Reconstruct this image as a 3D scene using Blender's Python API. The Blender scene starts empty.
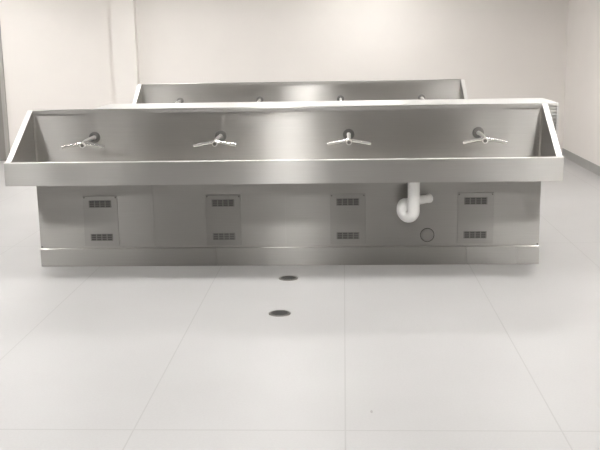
import bpy, bmesh, math, random
from mathutils import Vector, Matrix

random.seed(4)
SC = bpy.context.scene
COL = SC.collection
PI = math.pi

# ------------------------------------------------------------------ materials
def new_mat(name):
    m = bpy.data.materials.new(name)
    m.use_nodes = True
    nt = m.node_tree
    b = nt.nodes['Principled BSDF']
    return m, nt, b

def plain(name, col, rough=0.5, metal=0.0, noise=0.0, scale=20.0, spec=0.5):
    m, nt, b = new_mat(name)
    b.inputs['Roughness'].default_value = rough
    b.inputs['Metallic'].default_value = metal
    b.inputs['Specular IOR Level'].default_value = spec
    tc = nt.nodes.new('ShaderNodeTexCoord')
    nz = nt.nodes.new('ShaderNodeTexNoise')
    nz.inputs['Scale'].default_value = scale
    nz.inputs['Detail'].default_value = 3
    nt.links.new(tc.outputs['Object'], nz.inputs['Vector'])
    rp = nt.nodes.new('ShaderNodeValToRGB')
    k = 1 - noise
    rp.color_ramp.elements[0].position = 0.3
    rp.color_ramp.elements[1].position = 0.7
    rp.color_ramp.elements[0].color = (col[0]*k, col[1]*k, col[2]*k, 1)
    rp.color_ramp.elements[1].color = (col[0], col[1], col[2], 1)
    nt.links.new(nz.outputs['Fac'], rp.inputs['Fac'])
    nt.links.new(rp.outputs['Color'], b.inputs['Base Color'])
    return m

def steel(name, col=(0.50, 0.488, 0.468), rough=0.29, aniso=1.0, tangent=(0, 0, 1), bump=0.04):
    """brushed stainless steel: grain runs across, so reflections smear along `tangent`"""
    m, nt, b = new_mat(name)
    b.inputs['Metallic'].default_value = 1.0
    b.inputs['Roughness'].default_value = rough
    b.inputs['Anisotropic'].default_value = aniso
    if aniso > 0:
        cx = nt.nodes.new('ShaderNodeCombineXYZ')
        for i in range(3):
            cx.inputs[i].default_value = tangent[i]
        nt.links.new(cx.outputs[0], b.inputs['Tangent'])
    tc = nt.nodes.new('ShaderNodeTexCoord')
    mp = nt.nodes.new('ShaderNodeMapping')
    mp.inputs['Scale'].default_value = (1.5, 1.5, 160)
    nt.links.new(tc.outputs['Object'], mp.inputs['Vector'])
    nz = nt.nodes.new('ShaderNodeTexNoise')
    nz.inputs['Scale'].default_value = 2.0
    nz.inputs['Detail'].default_value = 4
    nt.links.new(mp.outputs[0], nz.inputs['Vector'])
    rp = nt.nodes.new('ShaderNodeValToRGB')
    rp.color_ramp.elements[0].position = 0.3
    rp.color_ramp.elements[1].position = 0.7
    rp.color_ramp.elements[0].color = (col[0]*.94, col[1]*.94, col[2]*.94, 1)
    rp.color_ramp.elements[1].color = (col[0], col[1], col[2], 1)
    nt.links.new(nz.outputs['Fac'], rp.inputs['Fac'])
    nt.links.new(rp.outputs['Color'], b.inputs['Base Color'])
    # slow waviness of the sheet
    n2 = nt.nodes.new('ShaderNodeTexNoise')
    n2.inputs['Scale'].default_value = 2.2
    n2.inputs['Detail'].default_value = 1
    nt.links.new(tc.outputs['Object'], n2.inputs['Vector'])
    bp = nt.nodes.new('ShaderNodeBump')
    bp.inputs['Strength'].default_value = bump
    bp.inputs['Distance'].default_value = 0.05
    nt.links.new(n2.outputs['Fac'], bp.inputs['Height'])
    nt.links.new(bp.outputs[0], b.inputs['Normal'])
    return m

M = {}
M['steel'] = steel('brushed_steel', bump=0.05)
M['steel_apron'] = steel('brushed_steel_front_lit', col=(0.55, 0.54, 0.52), rough=0.31, bump=0.04)  # same steel, lightened to stand in for the bright floor it reflects
M['steel_lip'] = steel('brushed_steel_lip', col=(0.50, 0.488, 0.468), rough=0.4, aniso=0.6, bump=0.0)
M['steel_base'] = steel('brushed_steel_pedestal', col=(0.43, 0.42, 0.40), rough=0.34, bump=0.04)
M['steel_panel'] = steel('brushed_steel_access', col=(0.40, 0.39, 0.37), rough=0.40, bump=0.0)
M['steel_flat'] = steel('brushed_steel_level', col=(0.84, 0.83, 0.81), rough=0.38, aniso=0, bump=0.0)
M['tap'] = plain('satin_steel', (0.70, 0.69, 0.67), 0.24, 1.0)
M['spout'] = plain('lit_spout_steel', (0.86, 0.85, 0.83), 0.4, 1.0)  # paler than the wings: lamp glints put into the base colour
M['tap_plate'] = plain('plate_dark_reflection', (0.27, 0.265, 0.255), 0.3, 1.0)  # tap steel darkened, its dark reflections put into the colour
M['flange'] = plain('lit_flange_steel', (0.88, 0.87, 0.85), 0.6, 0.75)  # same steel whitened, so edges facing the lamps look lit
M['chrome'] = plain('polished_steel', (0.78, 0.77, 0.75), 0.16, 1.0)
M['vent_dark'] = plain('vent_dark', (0.085, 0.082, 0.078), 0.6)
M['vent_bar'] = plain('vent_bar', (0.24, 0.235, 0.22), 0.4, 0.9)
M['pvc'] = plain('white_pvc', (0.90, 0.895, 0.88), 0.3, 0, 0.02)
M['drain'] = plain('drain_metal', (0.22, 0.215, 0.205), 0.45, 0.8, 0.1, 60)
M['drain_rim'] = plain('drain_rim_metal', (0.34, 0.33, 0.31), 0.35, 0.9)
M['dark'] = plain('drain_black', (0.015, 0.015, 0.015), 0.7)
M['wall'] = plain('wall_paint', (0.89, 0.855, 0.82), 0.6, 0, 0.015, 3, 0.3)
M['wall_grey'] = plain('dimming_wall_grey', (0.22, 0.215, 0.21), 0.6, 0, 0.02, 3, 0.3)  # for the unseen wall behind the camera, darkened to dim ambient light
M['ceiling'] = plain('ceiling_paint', (0.62, 0.61, 0.60), 0.8, 0, 0.02, 6)
M['cove'] = plain('grey_cove_base', (0.40, 0.395, 0.38), 0.5, 0, 0.05, 8)
M['door_grey'] = plain('door_grey', (0.27, 0.255, 0.24), 0.5, 0, 0.04, 5)
M['frame_grey'] = plain('door_frame_grey', (0.42, 0.405, 0.385), 0.45, 0, 0.03, 5)
M['door_dark'] = plain('door_dark', (0.035, 0.033, 0.03), 0.5, 0, 0.1, 5)
M['vent_white'] = plain('vent_white', (0.76, 0.75, 0.73), 0.4)
M['lamp_frame'] = plain('lamp_frame_white', (0.8, 0.8, 0.79), 0.4)

def lamp_mat(strength):
    m, nt, b = new_mat('lamp_diffuser')
    b.inputs['Base Color'].default_value = (0.8, 0.8, 0.8, 1)
    b.inputs['Emission Color'].default_value = (1.0, 0.98, 0.955, 1)
    b.inputs['Emission Strength'].default_value = strength
    return m
M['lamp'] = lamp_mat(58)

def floor_mat():
    m, nt, b = new_mat('vinyl_floor')
    N, L = nt.nodes, nt.links
    geo = N.new('ShaderNodeNewGeometry')
    sep = N.new('ShaderNodeSeparateXYZ')
    L.new(geo.outputs['Position'], sep.inputs[0])
    def math_(op, a, c=None, v=None):
        n = N.new('ShaderNodeMath'); n.operation = op
        if isinstance(a, (int, float)): n.inputs[0].default_value = a
        else: L.new(a, n.inputs[0])
        if c is not None:
            if isinstance(c, (int, float)): n.inputs[1].default_value = c
            else: L.new(c, n.inputs[1])
        if v is not None: n.inputs[2].default_value = v
        return n.outputs[0]
    def seam(out, off, step, half):
        a = math_('SUBTRACT', out, off)
        a = math_('ADD', a, step*40 + step/2)
        a = math_('MODULO', a, step)
        a = math_('SUBTRACT', a, step/2)
        a = math_('ABSOLUTE', a)
        return math_('LESS_THAN', a, half)
    sx = seam(sep.outputs[0], -0.0025, 0.913, 0.0032)
    sy = seam(sep.outputs[1], 3.696, 3.652, 0.0045)
    s = math_('MAXIMUM', sx, sy)
    n1 = N.new('ShaderNodeTexNoise'); n1.inputs['Scale'].default_value = 1.1; n1.inputs['Detail'].default_value = 5
    L.new(geo.outputs['Position'], n1.inputs['Vector'])
    n2 = N.new('ShaderNodeTexNoise'); n2.inputs['Scale'].default_value = 90; n2.inputs['Detail'].default_value = 2
    L.new(geo.outputs['Position'], n2.inputs['Vector'])
    f = math_('MULTIPLY', n1.outputs['Fac'], 0.6)
    f = math_('MULTIPLY_ADD', n2.outputs['Fac'], 0.4, 0.0)
    g = math_('ADD', math_('MULTIPLY', n1.outputs['Fac'], 0.6), f)
    rp = N.new('ShaderNodeValToRGB')
    rp.color_ramp.elements[0].position = 0.3; rp.color_ramp.elements[0].color = (0.485, 0.48, 0.477, 1)
    rp.color_ramp.elements[1].position = 0.7; rp.color_ramp.elements[1].color = (0.54, 0.535, 0.532, 1)
    L.new(g, rp.inputs['Fac'])
    mx = N.new('ShaderNodeMix'); mx.data_type = 'RGBA'
    L.new(s, mx.inputs[0]); L.new(rp.outputs['Color'], mx.inputs[6])
    mx.inputs[7].default_value = (0.435, 0.43, 0.425, 1)
    # one small scuff on the vinyl
    dx = math_('SUBTRACT', sep.outputs[0], 0.115)
    dy = math_('SUBTRACT', sep.outputs[1], 3.9)
    q = math_('ADD', math_('MULTIPLY', math_('MULTIPLY', dx, dx), 9.0), math_('MULTIPLY', dy, dy))
    sc = math_('LESS_THAN', q, 0.00028)
    m2 = N.new('ShaderNodeMix'); m2.data_type = 'RGBA'
    L.new(sc, m2.inputs[0]); L.new(mx.outputs[2], m2.inputs[6])
    m2.inputs[7].default_value = (0.36, 0.35, 0.34, 1)
    L.new(m2.outputs[2], b.inputs['Base Color'])
    b.inputs['Roughness'].default_value = 0.4
    b.inputs['Specular IOR Level'].default_value = 0.45
    return m
M['floor'] = floor_mat()

# ------------------------------------------------------------------ mesh kit
class MB:
    def __init__(s):
        s.bm = bmesh.new()
    def box(s, x0, x1, y0, y1, z0, z1, mi=0):
        vs = [s.bm.verts.new((x, y, z)) for x in (x0, x1) for y in (y0, y1) for z in (z0, z1)]
        for idx in ((0, 1, 3, 2), (4, 6, 7, 5), (0, 4, 5, 1), (2, 3, 7, 6), (0, 2, 6, 4), (1, 5, 7, 3)):
            s.bm.faces.new([vs[i] for i in idx]).material_index = mi
        return s
    def prism(s, pts, x0, x1, mi=0):
        """profile pts (y,z) extruded along x"""
        a = [s.bm.verts.new((x0, y, z)) for y, z in pts]
        b = [s.bm.verts.new((x1, y, z)) for y, z in pts]
        n = len(pts)
        s.bm.faces.new(a).material_index = mi
        s.bm.faces.new(b[::-1]).material_index = mi
        for i in range(n):
            s.bm.faces.new((a[i], b[i], b[(i+1) % n], a[(i+1) % n])).material_index = mi
        return s
    def lathe(s, prof, origin=(0, 0, 0), axis='Z', n=32, mi=0):
        """prof list of (r,h) turned about the axis"""
        rings = []
        for r, h in prof:
            ring = []
            for k in range(n):
                a = 2*PI*k/n
                c, d = r*math.cos(a), r*math.sin(a)
                p = {'Z': (c, d, h), 'Y': (c, h, d), 'X': (h, c, d)}[axis]
                ring.append(s.bm.verts.new(Vector(p)+Vector(origin)))
            rings.append(ring)
        for a, b in zip(rings, rings[1:]):
            for k in range(n):
                s.bm.faces.new((a[k], a[(k+1) % n], b[(k+1) % n], b[k])).material_index = mi
        s.bm.faces.new(rings[0]).material_index = mi
        s.bm.faces.new(rings[-1]).material_index = mi
        return s
    def tube(s, pts, r, n=20, mi=0):
        """r: a radius or one per point"""
        pts = [Vector(p) for p in pts]
        rs = r if isinstance(r, (list, tuple)) else [r]*len(pts)
        up = None; rings = []
        for i, p in enumerate(pts):
            t = (pts[min(i+1, len(pts)-1)] - pts[max(i-1, 0)]).normalized()
            if up is None:
                up = Vector((0, 0, 1)) if abs(t.z) < 0.9 else Vector((0, 1, 0))
            u = (up - t*up.dot(t)).normalized(); v = t.cross(u); up = u
            rings.append([s.bm.verts.new(p + (u*math.cos(2*PI*k/n) + v*math.sin(2*PI*k/n))*rs[i]) for k in range(n)])
        for a, b in zip(rings, rings[1:]):
            for k in range(n):
                s.bm.faces.new((a[k], a[(k+1) % n], b[(k+1) % n], b[k])).material_index = mi
        s.bm.faces.new(rings[0]).material_index = mi
        s.bm.faces.new(rings[-1]).material_index = mi
        return s
    def build(s, name, mats, parent=None, bevel=0.0, smooth=False, loc=None, seg=2):
        if bevel:
            bmesh.ops.bevel(s.bm, geom=[e for e in s.bm.edges], offset=bevel, segments=seg, affect='EDGES', profile=0.5)
        bmesh.ops.recalc_face_normals(s.bm, faces=s.bm.faces)
        me = bpy.data.meshes.new(name)
        s.bm.to_mesh(me); s.bm.free()
        for m in (mats if isinstance(mats, (list, tuple)) else [mats]):
            me.materials.append(m)
        if smooth:
            for p in me.polygons: p.use_smooth = True
            try: me.set_sharp_from_angle(angle=math.radians(40))
            except Exception: pass
        o = bpy.data.objects.new(name, me); COL.objects.link(o)
        if parent: o.parent = parent
        if loc: o.location = loc
        return o

def thing(name, label, cat, loc=(0, 0, 0), group=None):
    o = bpy.data.objects.new(name, None); COL.objects.link(o)
    o.empty_display_size = 0.1
    o.location = loc
    o['label'] = label; o['category'] = cat
    if group: o['group'] = group
    return o

def struct(o):
    o['kind'] = 'structure'
    return o

def copy_tree(o, parent=None):
    c = o.copy(); COL.objects.link(c)
    if parent: c.parent = parent
    for ch in list(o.children):
        copy_tree(ch, c)
    return c

def arc(c, a, b, r, t0, t1, n):
    """points c + r*(a cos t + b sin t)"""
    c, a, b = Vector(c), Vector(a), Vector(b)
    return [c + a*r*math.cos(t0+(t1-t0)*i/n) + b*r*math.sin(t0+(t1-t0)*i/n) for i in range(n+1)]

# ------------------------------------------------------------------ room shell
XL, XR, YB, YF, ZC = -6.6, 3.04, -1.5, 12.95, 2.75
struct(MB().box(XL-.12, XR+.12, YB-.12, YF+.12, -.1, 0).build('floor', M['floor']))
struct(MB().box(XL-.12, XR+.12, YB-.12, YF+.12, ZC, ZC+.1).build('ceiling', M['ceiling']))
struct(MB().box(XL, XR, YF, YF+.12, 0, ZC).build('wall_back', M['wall']))
struct(MB().box(XL, XR, YB-.12, YB, 0, ZC).build('wall_front', M['wall_grey']))
struct(MB().box(XL-.12, XL, YB-.12, YF+.12, 0, ZC).build('wall_left', M['wall']))
struct(MB().box(XR, XR+.12, YB-.12, YF+.12, 0, ZC).build('wall_right', M['wall']))
# boxed-out pier in the far wall
struct(MB().box(-3.17, -2.85, YF-.14, YF-.001, 0, ZC).build('trim_1', M['wall']))
# grey coved vinyl skirting
def cove_profile(h=0.1, t=0.006):
    return [(0, 0), (-.03, 0), (-.03, .003), (-.016, .008), (-.008, .02), (-t, .04), (-t, h), (0, h)]
b = MB(); b.prism(cove_profile(), YB, YF)
o = struct(b.build('baseboard_right', M['cove']))
o.matrix_world = Matrix.Translation((XR, 0, 0)) @ Matrix(((0, 1, 0, 0), (1, 0, 0, 0), (0, 0, 1, 0), (0, 0, 0, 1)))
b = MB()
for x0, x1 in ((XL, -5.84), (-4.76, -3.175), (-2.845, XR-.03)):
    b.prism(cove_profile(), x0, x1)
o = struct(b.build('baseboard_back', M['cove'], loc=(0, YF, 0)))
b = MB(); b.prism([(-y, z) for y, z in cove_profile()], YB+.03, YF-.03)
o = struct(b.build('baseboard_left', M['cove']))
o.matrix_world = Matrix.Translation((XL, 0, 0)) @ Matrix(((0, 1, 0, 0), (1, 0, 0, 0), (0, 0, 1, 0), (0, 0, 0, 1)))

# ------------------------------------------------------------------ doors
def door(name, x0, x1, y, face, h, leafm, framem, leaves=1):
    """leaf sits in a frame on the wall plane y; face=-1 looks towards -y"""
    fw = 0.055
    def yy(a, b2):
        return tuple(sorted((y+face*a, y+face*b2)))
    b = MB(); a0, a1 = yy(0.001, .045)
    b.box(x0, x0+fw, a0, a1, 0, h); b.box(x1-fw, x1, a0, a1, 0, h); b.box(x0+fw, x1-fw, a0, a1, h-fw, h)
    fr = struct(b.build(name, framem, bevel=.004))
    w = (x1-x0-2*fw)/leaves
    for k in range(leaves):
        c0, c1 = yy(.002, .022)
        l0 = x0+fw+w*k+.004; l1 = x0+fw+w*(k+1)-.004
        MB().box(l0, l1, c0, c1, .008, h-fw-.004).build('door_leaf', leafm, fr, bevel=.002)
        hx = (l1-.07) if (leaves == 2 and k == 0) else (l0+.07)
        d = MB()
        d.lathe([(.026, 0), (.026, .008*face), (.011, .012*face), (.011, .05*face)], (hx, y+face*.022, 1.02), 'Y', 20)
        d.tube([(hx, y+face*.068, 1.02), (hx+.12*(1 if hx < (l0+l1)/2 else -1), y+face*.068, 1.02)], .009, 12)
        d.build('door_handle', M['chrome'], fr, smooth=True)
    return fr
door('door_1', -5.83, -4.765, YF, -1, 2.12, M['door_grey'], M['frame_grey'])
door('added_door_2', -.25, 1.7, YB, 1, 2.15, M['door_dark'], M['door_grey'], 2)  # unseen double doors, added to throw dark reflections into the steel
door('added_door_3', -4.05, -2.25, YB, 1, 2.15, M['door_dark'], M['door_grey'], 2)  # another unseen pair, added for a second dark reflection

# ------------------------------------------------------------------ ceiling lights
def make_light():
    t = thing('ceiling_light', 'square white ceiling light panel over the far wall', 'light', (0, 0, ZC), 'square ceiling light panels')
    b = MB(); w = .2; f = .015
    b.box(-w, w, -w, -w+f, -.035, -.001); b.box(-w, w, w-f, w, -.035, -.001)
    b.box(-w, -w+f, -w+f, w-f, -.035, -.001); b.box(w-f, w, -w+f, w-f, -.035, -.001)
    b.build('frame', M['lamp_frame'], t)
    MB().box(-w+f, w-f, -w+f, w-f, -.028, -.002).build('diffuser', M['lamp'], t)
    return t
LAMPS = [(-4.85, 11.6), (-2.2, 11.2), (.4, 11.75)]
LAMPS += [(x, y) for y in (9.25, 6.3, 4.2, 1.0) for x in (-5.6, -3.2, -.6, 2.0) if x > -5 or y > 6]
L0 = make_light()
for i, (x, y) in enumerate(LAMPS):
    o = L0 if i == 0 else copy_tree(L0)
    o.location = (x, y, ZC)
    o['label'] = 'square white light panel set in the ceiling outside the picture'

# ------------------------------------------------------------------ trough sink (local: x about its centre, y from the apron back, z up)
HW = 1.926            # half width
D = 0.587             # apron to splash
ZR, ZA, ZB = 0.828, 0.667, 1.152
T = 0.036             # end panel thickness
PX0, PX1, PY = -1.831, 1.857, 0.361     # pedestal
PB = 1.0             # back of the service chase
ZK = 0.138
TAPX = (-1.4335, -.4785, .4775, 1.4325)

def make_trough():
    r = thing('wash_trough', 'long stainless steel trough sink in front, on a steel pedestal above the floor drains', 'sink',
              (-.441, 6.286, 0), 'stainless steel trough sinks')
    # apron: outer skin, rolled rim, inner return
    b = MB()
    b.prism([(0, ZA), (0, ZR-.004), (.004, ZR), (.05, ZR), (.05, ZR-.02), (.047, ZR-.02), (.047, ZR-.004), (.006, ZR-.005), (.003, ZR-.008), (.003, ZA+.003), (.02, ZA+.003), (.02, ZA)], -HW, HW)
    ap = b.build('apron', M['steel_apron'], r)
    MB().box(-HW+.001, HW-.001, -.0008, .030, ZR-.003, ZR+.001).build('rim', M['flange'], ap, bevel=.0008)  # thin whitened strip, paints the bright highlight along the rim
    # basin: inner front, sloping bottom
    zf, zb_ = ZR-.016, .70
    b = MB()
    b.prism([(.047, zf), (.060, .72), (.09, .69), (.30, .675), (.52, .692), (D-.004, .73), (D-.004, .724), (.52, .686), (.30, .669), (.088, .684), (.056, .715), (.044, zf)], -HW+T-.002, HW-T+.002)
    bs = b.build('basin', M['steel_flat'], r, smooth=True)
    b = MB()
    b.lathe([(.048, 0), (.048, .004), (.036, .005), (.034, .001)], (.93, .30, .6755), 'Z', 28)
    b.build('drain_outlet', M['chrome'], bs, smooth=True)
    # splash back with a turned lip along the top
    b = MB()
    b.box(-HW+T, HW-T, D-.004, D+.004, .70, ZB-.006)
    b.build('backsplash', M['steel'], r)
    b = MB()
    b.prism([(D-.022, ZB-.030), (D-.022, ZB-.003), (D-.019, ZB), (D+.03, ZB), (D+.03, ZB-.004), (D-.016, ZB-.005), (D-.018, ZB-.007), (D-.018, ZB-.027), (D-.005, ZB-.027), (D-.005, ZB-.030)], -HW+T, HW-T)
    b.build('splash_lip', M['steel_lip'], r)
    for s in (-1, 1):
        x0, x1 = sorted((s*HW, s*(HW-T)))
        b = MB()
        b.prism([(.002, ZA), (.002, ZR-.002), (.05, ZR+.004), (D-.02, ZB-.004), (D+.006, ZB-.004), (D+.006, ZA)], x0, x1)
        e = b.build('end_panel', M['steel'], r, bevel=.004)
        b = MB()
        g0, g1 = sorted((s*(HW+.001), s*(HW-T-.003)))
        b.prism([(.001, ZR+.003), (.05, ZR+.008), (D-.02, ZB), (D-.02, ZB-.003), (.05, ZR+.005), (.001, ZR-.001)], g0, g1)
        b.build('flange', M['flange'], e)
        # inner corner bead where panel and splash meet
        c = MB(); xx = s*(HW-T-.004)
        c.tube([(xx, D-.009, .73), (xx, D-.009, ZB-.03)], .006, 10)
        c.build('corner_seam', M['steel'], e, smooth=True)
    # pedestal skins
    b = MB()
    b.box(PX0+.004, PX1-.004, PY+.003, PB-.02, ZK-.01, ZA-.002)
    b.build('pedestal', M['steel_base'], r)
    seams = [PX0, -.965, .01, .985, PX1]
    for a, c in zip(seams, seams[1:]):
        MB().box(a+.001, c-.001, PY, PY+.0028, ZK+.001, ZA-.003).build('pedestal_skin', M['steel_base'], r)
    ks = [PX0-.002, -.507, .421, 1.33, 1.694, PX1+.002]
    for a, c in zip(ks, ks[1:]):
        b = MB()
        b.prism([(PY-.012, 0.002), (PY-.012, ZK-.004), (PY-.008, ZK), (PY+.02, ZK), (PY+.02, .002)], a+.001, c-.001)
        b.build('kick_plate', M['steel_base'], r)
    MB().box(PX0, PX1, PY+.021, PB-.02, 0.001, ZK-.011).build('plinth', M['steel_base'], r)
    # access panels
    for i, (cx, w) in enumerate(((-1.362, .258), (-.449, .258), (.466, .258), (1.392, .262))):
        x0, x1 = cx-w/2, cx+w/2
        z0, z1 = .157, .533
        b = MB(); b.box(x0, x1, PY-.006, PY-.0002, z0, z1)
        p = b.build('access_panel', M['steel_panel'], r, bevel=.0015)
        for zc in (.473, .222):
            b = MB(); vw = .083; vh = .026; y0 = PY-.0085
            b.box(cx-vw, cx+vw, y0, PY-.0062, zc-vh, zc+vh, 0)
            for q in range(5):
                xx = cx-vw+.004+q*(2*vw-.008)/4
                ww = .0035 if q not in (0, 4) else .003
                b.box(xx-ww, xx+ww, y0-.002, y0-.0002, zc-vh, zc+vh, 1)
            for q in range(4):
                zz = zc-vh+.002+q*(2*vh-.004)/3
                b.box(cx-vw, cx+vw, y0-.0015, y0-.0001, zz-.0016, zz+.0016, 1)
            v = b.build('vent_grille', [M['vent_dark'], M['vent_bar']], p)
        for sx in (-1, 1):
            b = MB()
            b.lathe([(.0055, 0), (.0055, -.002), (.003, -.0035)], (cx+sx*(w/2-.012), PY-.0062, z1-.012), 'Y', 14)
            b.build('screw', M['drain'], p, smooth=True)
    # round inspection cover
    b = MB()
    b.lathe([(.048, 0), (.048, -.003), (.045, -.006), (.043, -.006), (.042, -.003), (.040, -.003), (.039, -.006), (.0, -.007)], (1.045, PY-.0004, .222), 'Y', 40)
    c = b.build('inspection_cover', M['steel_panel'], r, smooth=True)
    b = MB(); b.lathe([(.0515, 0), (.0515, -.0022), (.0483, -.0022), (.0483, 0)], (1.045, PY-.0003, .222), 'Y', 40)
    b.build('gasket', M['dark'], c)
    # fixing bolts at the pedestal corners
    for bx, bz in ((PX0+.012, ZA-.03), (PX1-.012, ZA-.03), (PX0+.012, ZK+.012), (PX1-.012, ZK+.012)):
        b = MB(); b.lathe([(.007, 0), (.007, -.003), (.004, -.005)], (bx, PY-.0002, bz), 'Y', 14)
        b.build('bolt', M['drain'], r, smooth=True)
    return r

front = make_trough()
rear = copy_tree(front)
rear.location = (-.441-.072, 6.286+4.1435, 0)
rear['label'] = 'stainless steel trough sink at the back, mostly hidden behind the front one'

# ------------------------------------------------------------------ winged taps on the splash (local origin at the wall plate)
def make_tap():
    t = thing('dryer_tap', 'tap', 'tap', (0, 0, 0), 'two-winged steel taps on the front trough')
    b = MB(); b.lathe([(.043, 0), (.043, -.004), (.040, -.009), (.020, -.012)], (0, 0, 0), 'Y', 36)
    b.build('wall_plate', M['tap_plate'], t, smooth=True)
    b = MB()
    b.tube([(0, -.008, 0), (0, -.04, .002), (0, -.15, .003), (0, -.25, -.002), (0, -.29, -.008), (0, -.302, -.013), (0, -.310, -.016), (0, -.345, -.022)],
           [.0165, .0145, .0135, .0135, .0145, .0175, .0205, .0205], 24)
    st = b.build('spout', M['spout'], t, smooth=True)
    b = MB(); b.lathe([(.013, 0), (.011, -.003)], (0, -.3455, -.022), 'Y', 20)
    b.build('nozzle', M['vent_bar'], st, smooth=True)
    for s in (-1, 1):
        pts = [(s*(.004+.150*k/8), -.322-.008*(k/8)**2, -.008-.026*(k/8)) for k in range(9)]
        b = MB(); b.tube(pts, [.0135, .0125, .0118, .0115, .0115, .0115, .0115, .0118, .0112], 20)
        w = b.build('wing', M['tap'], t, smooth=True)
        b = MB()
        b.tube([(s*.035, -.3235, -.0252), (s*.135, -.328, -.0418)], .0014, 8)
        b.build('air_slot', M['vent_dark'], w)
    return t

WHERE_F = ['leftmost tap on the front trough, with two wings, above the left access panel',
           'second tap from the left on the front trough, polished steel with two wings',
           'third tap from the left on the front trough, seen straight on with wings level',
           'rightmost tap on the front trough, with two wings, right of the white drain trap']
WHERE_R = ['leftmost tap on the back trough, only its top showing over the front trough',
           'second tap from the left on the back trough, only its top showing',
           'third tap from the left on the back trough, only its top showing',
           'rightmost tap on the back trough, only its top showing over the front trough']
tap0 = make_tap()
first = True
for base, names, grp in ((front, WHERE_F, 'two-winged steel taps on the front trough'), (rear, WHERE_R, 'two-winged steel taps on the back trough')):
    for x, lab in zip(TAPX, names):
        o = tap0 if first else copy_tree(tap0)
        first = False
        o.location = (base.location.x+x, base.location.y+D-.0045, .943)
        o['label'] = lab; o['group'] = grp

# ------------------------------------------------------------------ white drain trap below the front trough
tr = thing('drain_trap', 'white plastic drain trap hanging under the front trough by the pedestal', 'drain pipe', (.489, 6.45, 0))
R_ = .043
ux, uy = .80, .60                         # direction of the bend, to the left and back
e1 = Vector((-ux, uy, 0)); rb = .046
cz = .349+R_+rb
b = MB()
b.tube([(0, 0, .668), (0, 0, .60), (0, 0, .52)], R_, 28)
b.build('tailpiece', M['pvc'], tr, smooth=True)
down = [Vector((0, 0, .521)), Vector((0, 0, cz+.01))]
bend = arc(e1*rb + Vector((0, 0, cz)), -e1, Vector((0, 0, -1)), rb, 0, PI, 18)
top = e1*2*rb
zt = .484
tgt = Vector((.135, .197, .496))
hdir = (Vector((tgt.x, tgt.y, 0)) - top).normalized()
rise = [top + Vector((0, 0, cz+.004))]
up_arc = arc(top + Vector((0, 0, zt-.034)) + hdir*.034, -hdir, Vector((0, 0, 1)), .034, 0, PI/2, 9)
pts = down + bend + up_arc
b = MB(); b.tube(pts, [R_]*(len(pts)-4) + [.041, .038, .035, .032], 28)
b.build('trap_bend', M['pvc'], tr, smooth=True)
b = MB(); end = up_arc[-1]
b.tube([end, end.lerp(tgt, .5), tgt], [.031, .031, .031], 24)
b.tube([tgt.lerp(end, .10), tgt.lerp(end, .03)], .034, 24)
b.build('waste_arm', M['pvc'], tr, smooth=True)

# ------------------------------------------------------------------ floor drains
def make_drain():
    t = thing('floor_drain', 'drain', 'floor drain', (0, 0, 0), 'round floor drains')
    b = MB(); b.lathe([(.068, 0.0004), (.068, .003), (.064, .0045), (.056, .0045), (.055, .0025)], (0, 0, 0), 'Z', 40)
    b.build('rim', M['drain_rim'], t, smooth=True)
    b = MB()
    b.lathe([(.0, .003), (.0545, .003), (.0545, .0048), (.0, .0048)], (0, 0, 0), 'Z', 40)
    for k in range(5):
        y = (k-2)*.018; w = math.sqrt(.046**2-y*y)
        b.box(-w, w, y-.003, y+.003, .0049, .0054, 1)
    b.build('grate', [M['drain'], M['dark']], t)
    return t
d0 = make_drain()
d0.location = (-.395, 6.26, 0); d0['label'] = 'round metal floor drain nearest the pedestal of the front trough'
d1 = copy_tree(d0)
d1.location = (-.399, 5.415, 0); d1['label'] = 'round metal floor drain farther out on the open floor, nearer the viewer'

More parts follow.
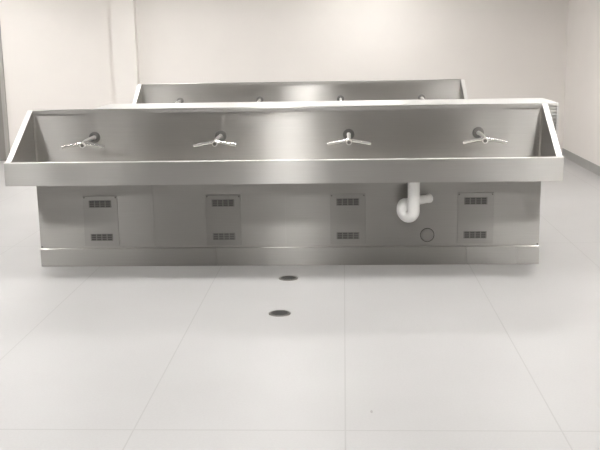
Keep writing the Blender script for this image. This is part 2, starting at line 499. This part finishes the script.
# ------------------------------------------------------------------ louvred service box behind the front splash (front trough only)
cx0, cx1, cy0, cy1, cz0 = -1.45, 2.022, D+.031, 1.20, .925
b = MB()
b.box(cx0, cx1, cy0+.03, cy1, cz0, ZB)
b.box(cx0, cx1, cy0, cy0+.03, ZB-.018, ZB)
b.box(cx0, cx1, cy0, cy0+.03, cz0, cz0+.014)
b.box(cx1-.012, cx1, cy0, cy0+.03, cz0+.014, ZB-.018)
b.box(cx0, cx0+.012, cy0, cy0+.03, cz0+.014, ZB-.018)
box = b.build('service_box', M['vent_white'], front)
box['label'] = 'white louvred box behind the splash'
b = MB(); n = 8; z0, z1 = cz0+.014, ZB-.018
for k in range(n):
    z = z0+.003+k*(z1-z0)/n
    b.prism([(cy0+.002, z), (cy0+.0285, z+.015), (cy0+.0285, z+.018), (cy0+.002, z+.005)], cx0+.013, cx1-.013)
b.build('louvres', M['vent_white'], box)

# ------------------------------------------------------------------ world, camera, view
W = bpy.data.worlds.new('World'); SC.world = W; W.use_nodes = True
W.node_tree.nodes['Background'].inputs[0].default_value = (0.9, 0.9, 0.9, 1)
W.node_tree.nodes['Background'].inputs[1].default_value = 0.05

yaw, pit, rol, hc, fpx = .0491, .1981, -.0170, 1.639, 923.2
cy, sy = math.cos(yaw), math.sin(yaw)
def yw(v): return Vector((cy*v[0]-sy*v[1], sy*v[0]+cy*v[1], v[2]))
X = yw((1, 0, 0)); U = yw((0, math.sin(pit), math.cos(pit))); F = yw((0, math.cos(pit), -math.sin(pit)))
c, s = math.cos(rol), math.sin(rol)
rt = X*c + U*s
up = U*c - X*s
cam = bpy.data.cameras.new('camera'); co = bpy.data.objects.new('camera', cam); COL.objects.link(co)
cam.sensor_fit = 'HORIZONTAL'; cam.sensor_width = 36; cam.lens = fpx/600*36
cam.clip_start = .05
co.matrix_world = Matrix(((rt.x, up.x, -F.x, 0), (rt.y, up.y, -F.y, 0), (rt.z, up.z, -F.z, hc), (0, 0, 0, 1)))
SC.camera = co

SC.view_settings.view_transform = 'Standard'
SC.view_settings.look = 'None'
SC.view_settings.gamma = 1
SC.view_settings.use_curve_mapping = False
SC.view_settings.exposure = 0.2
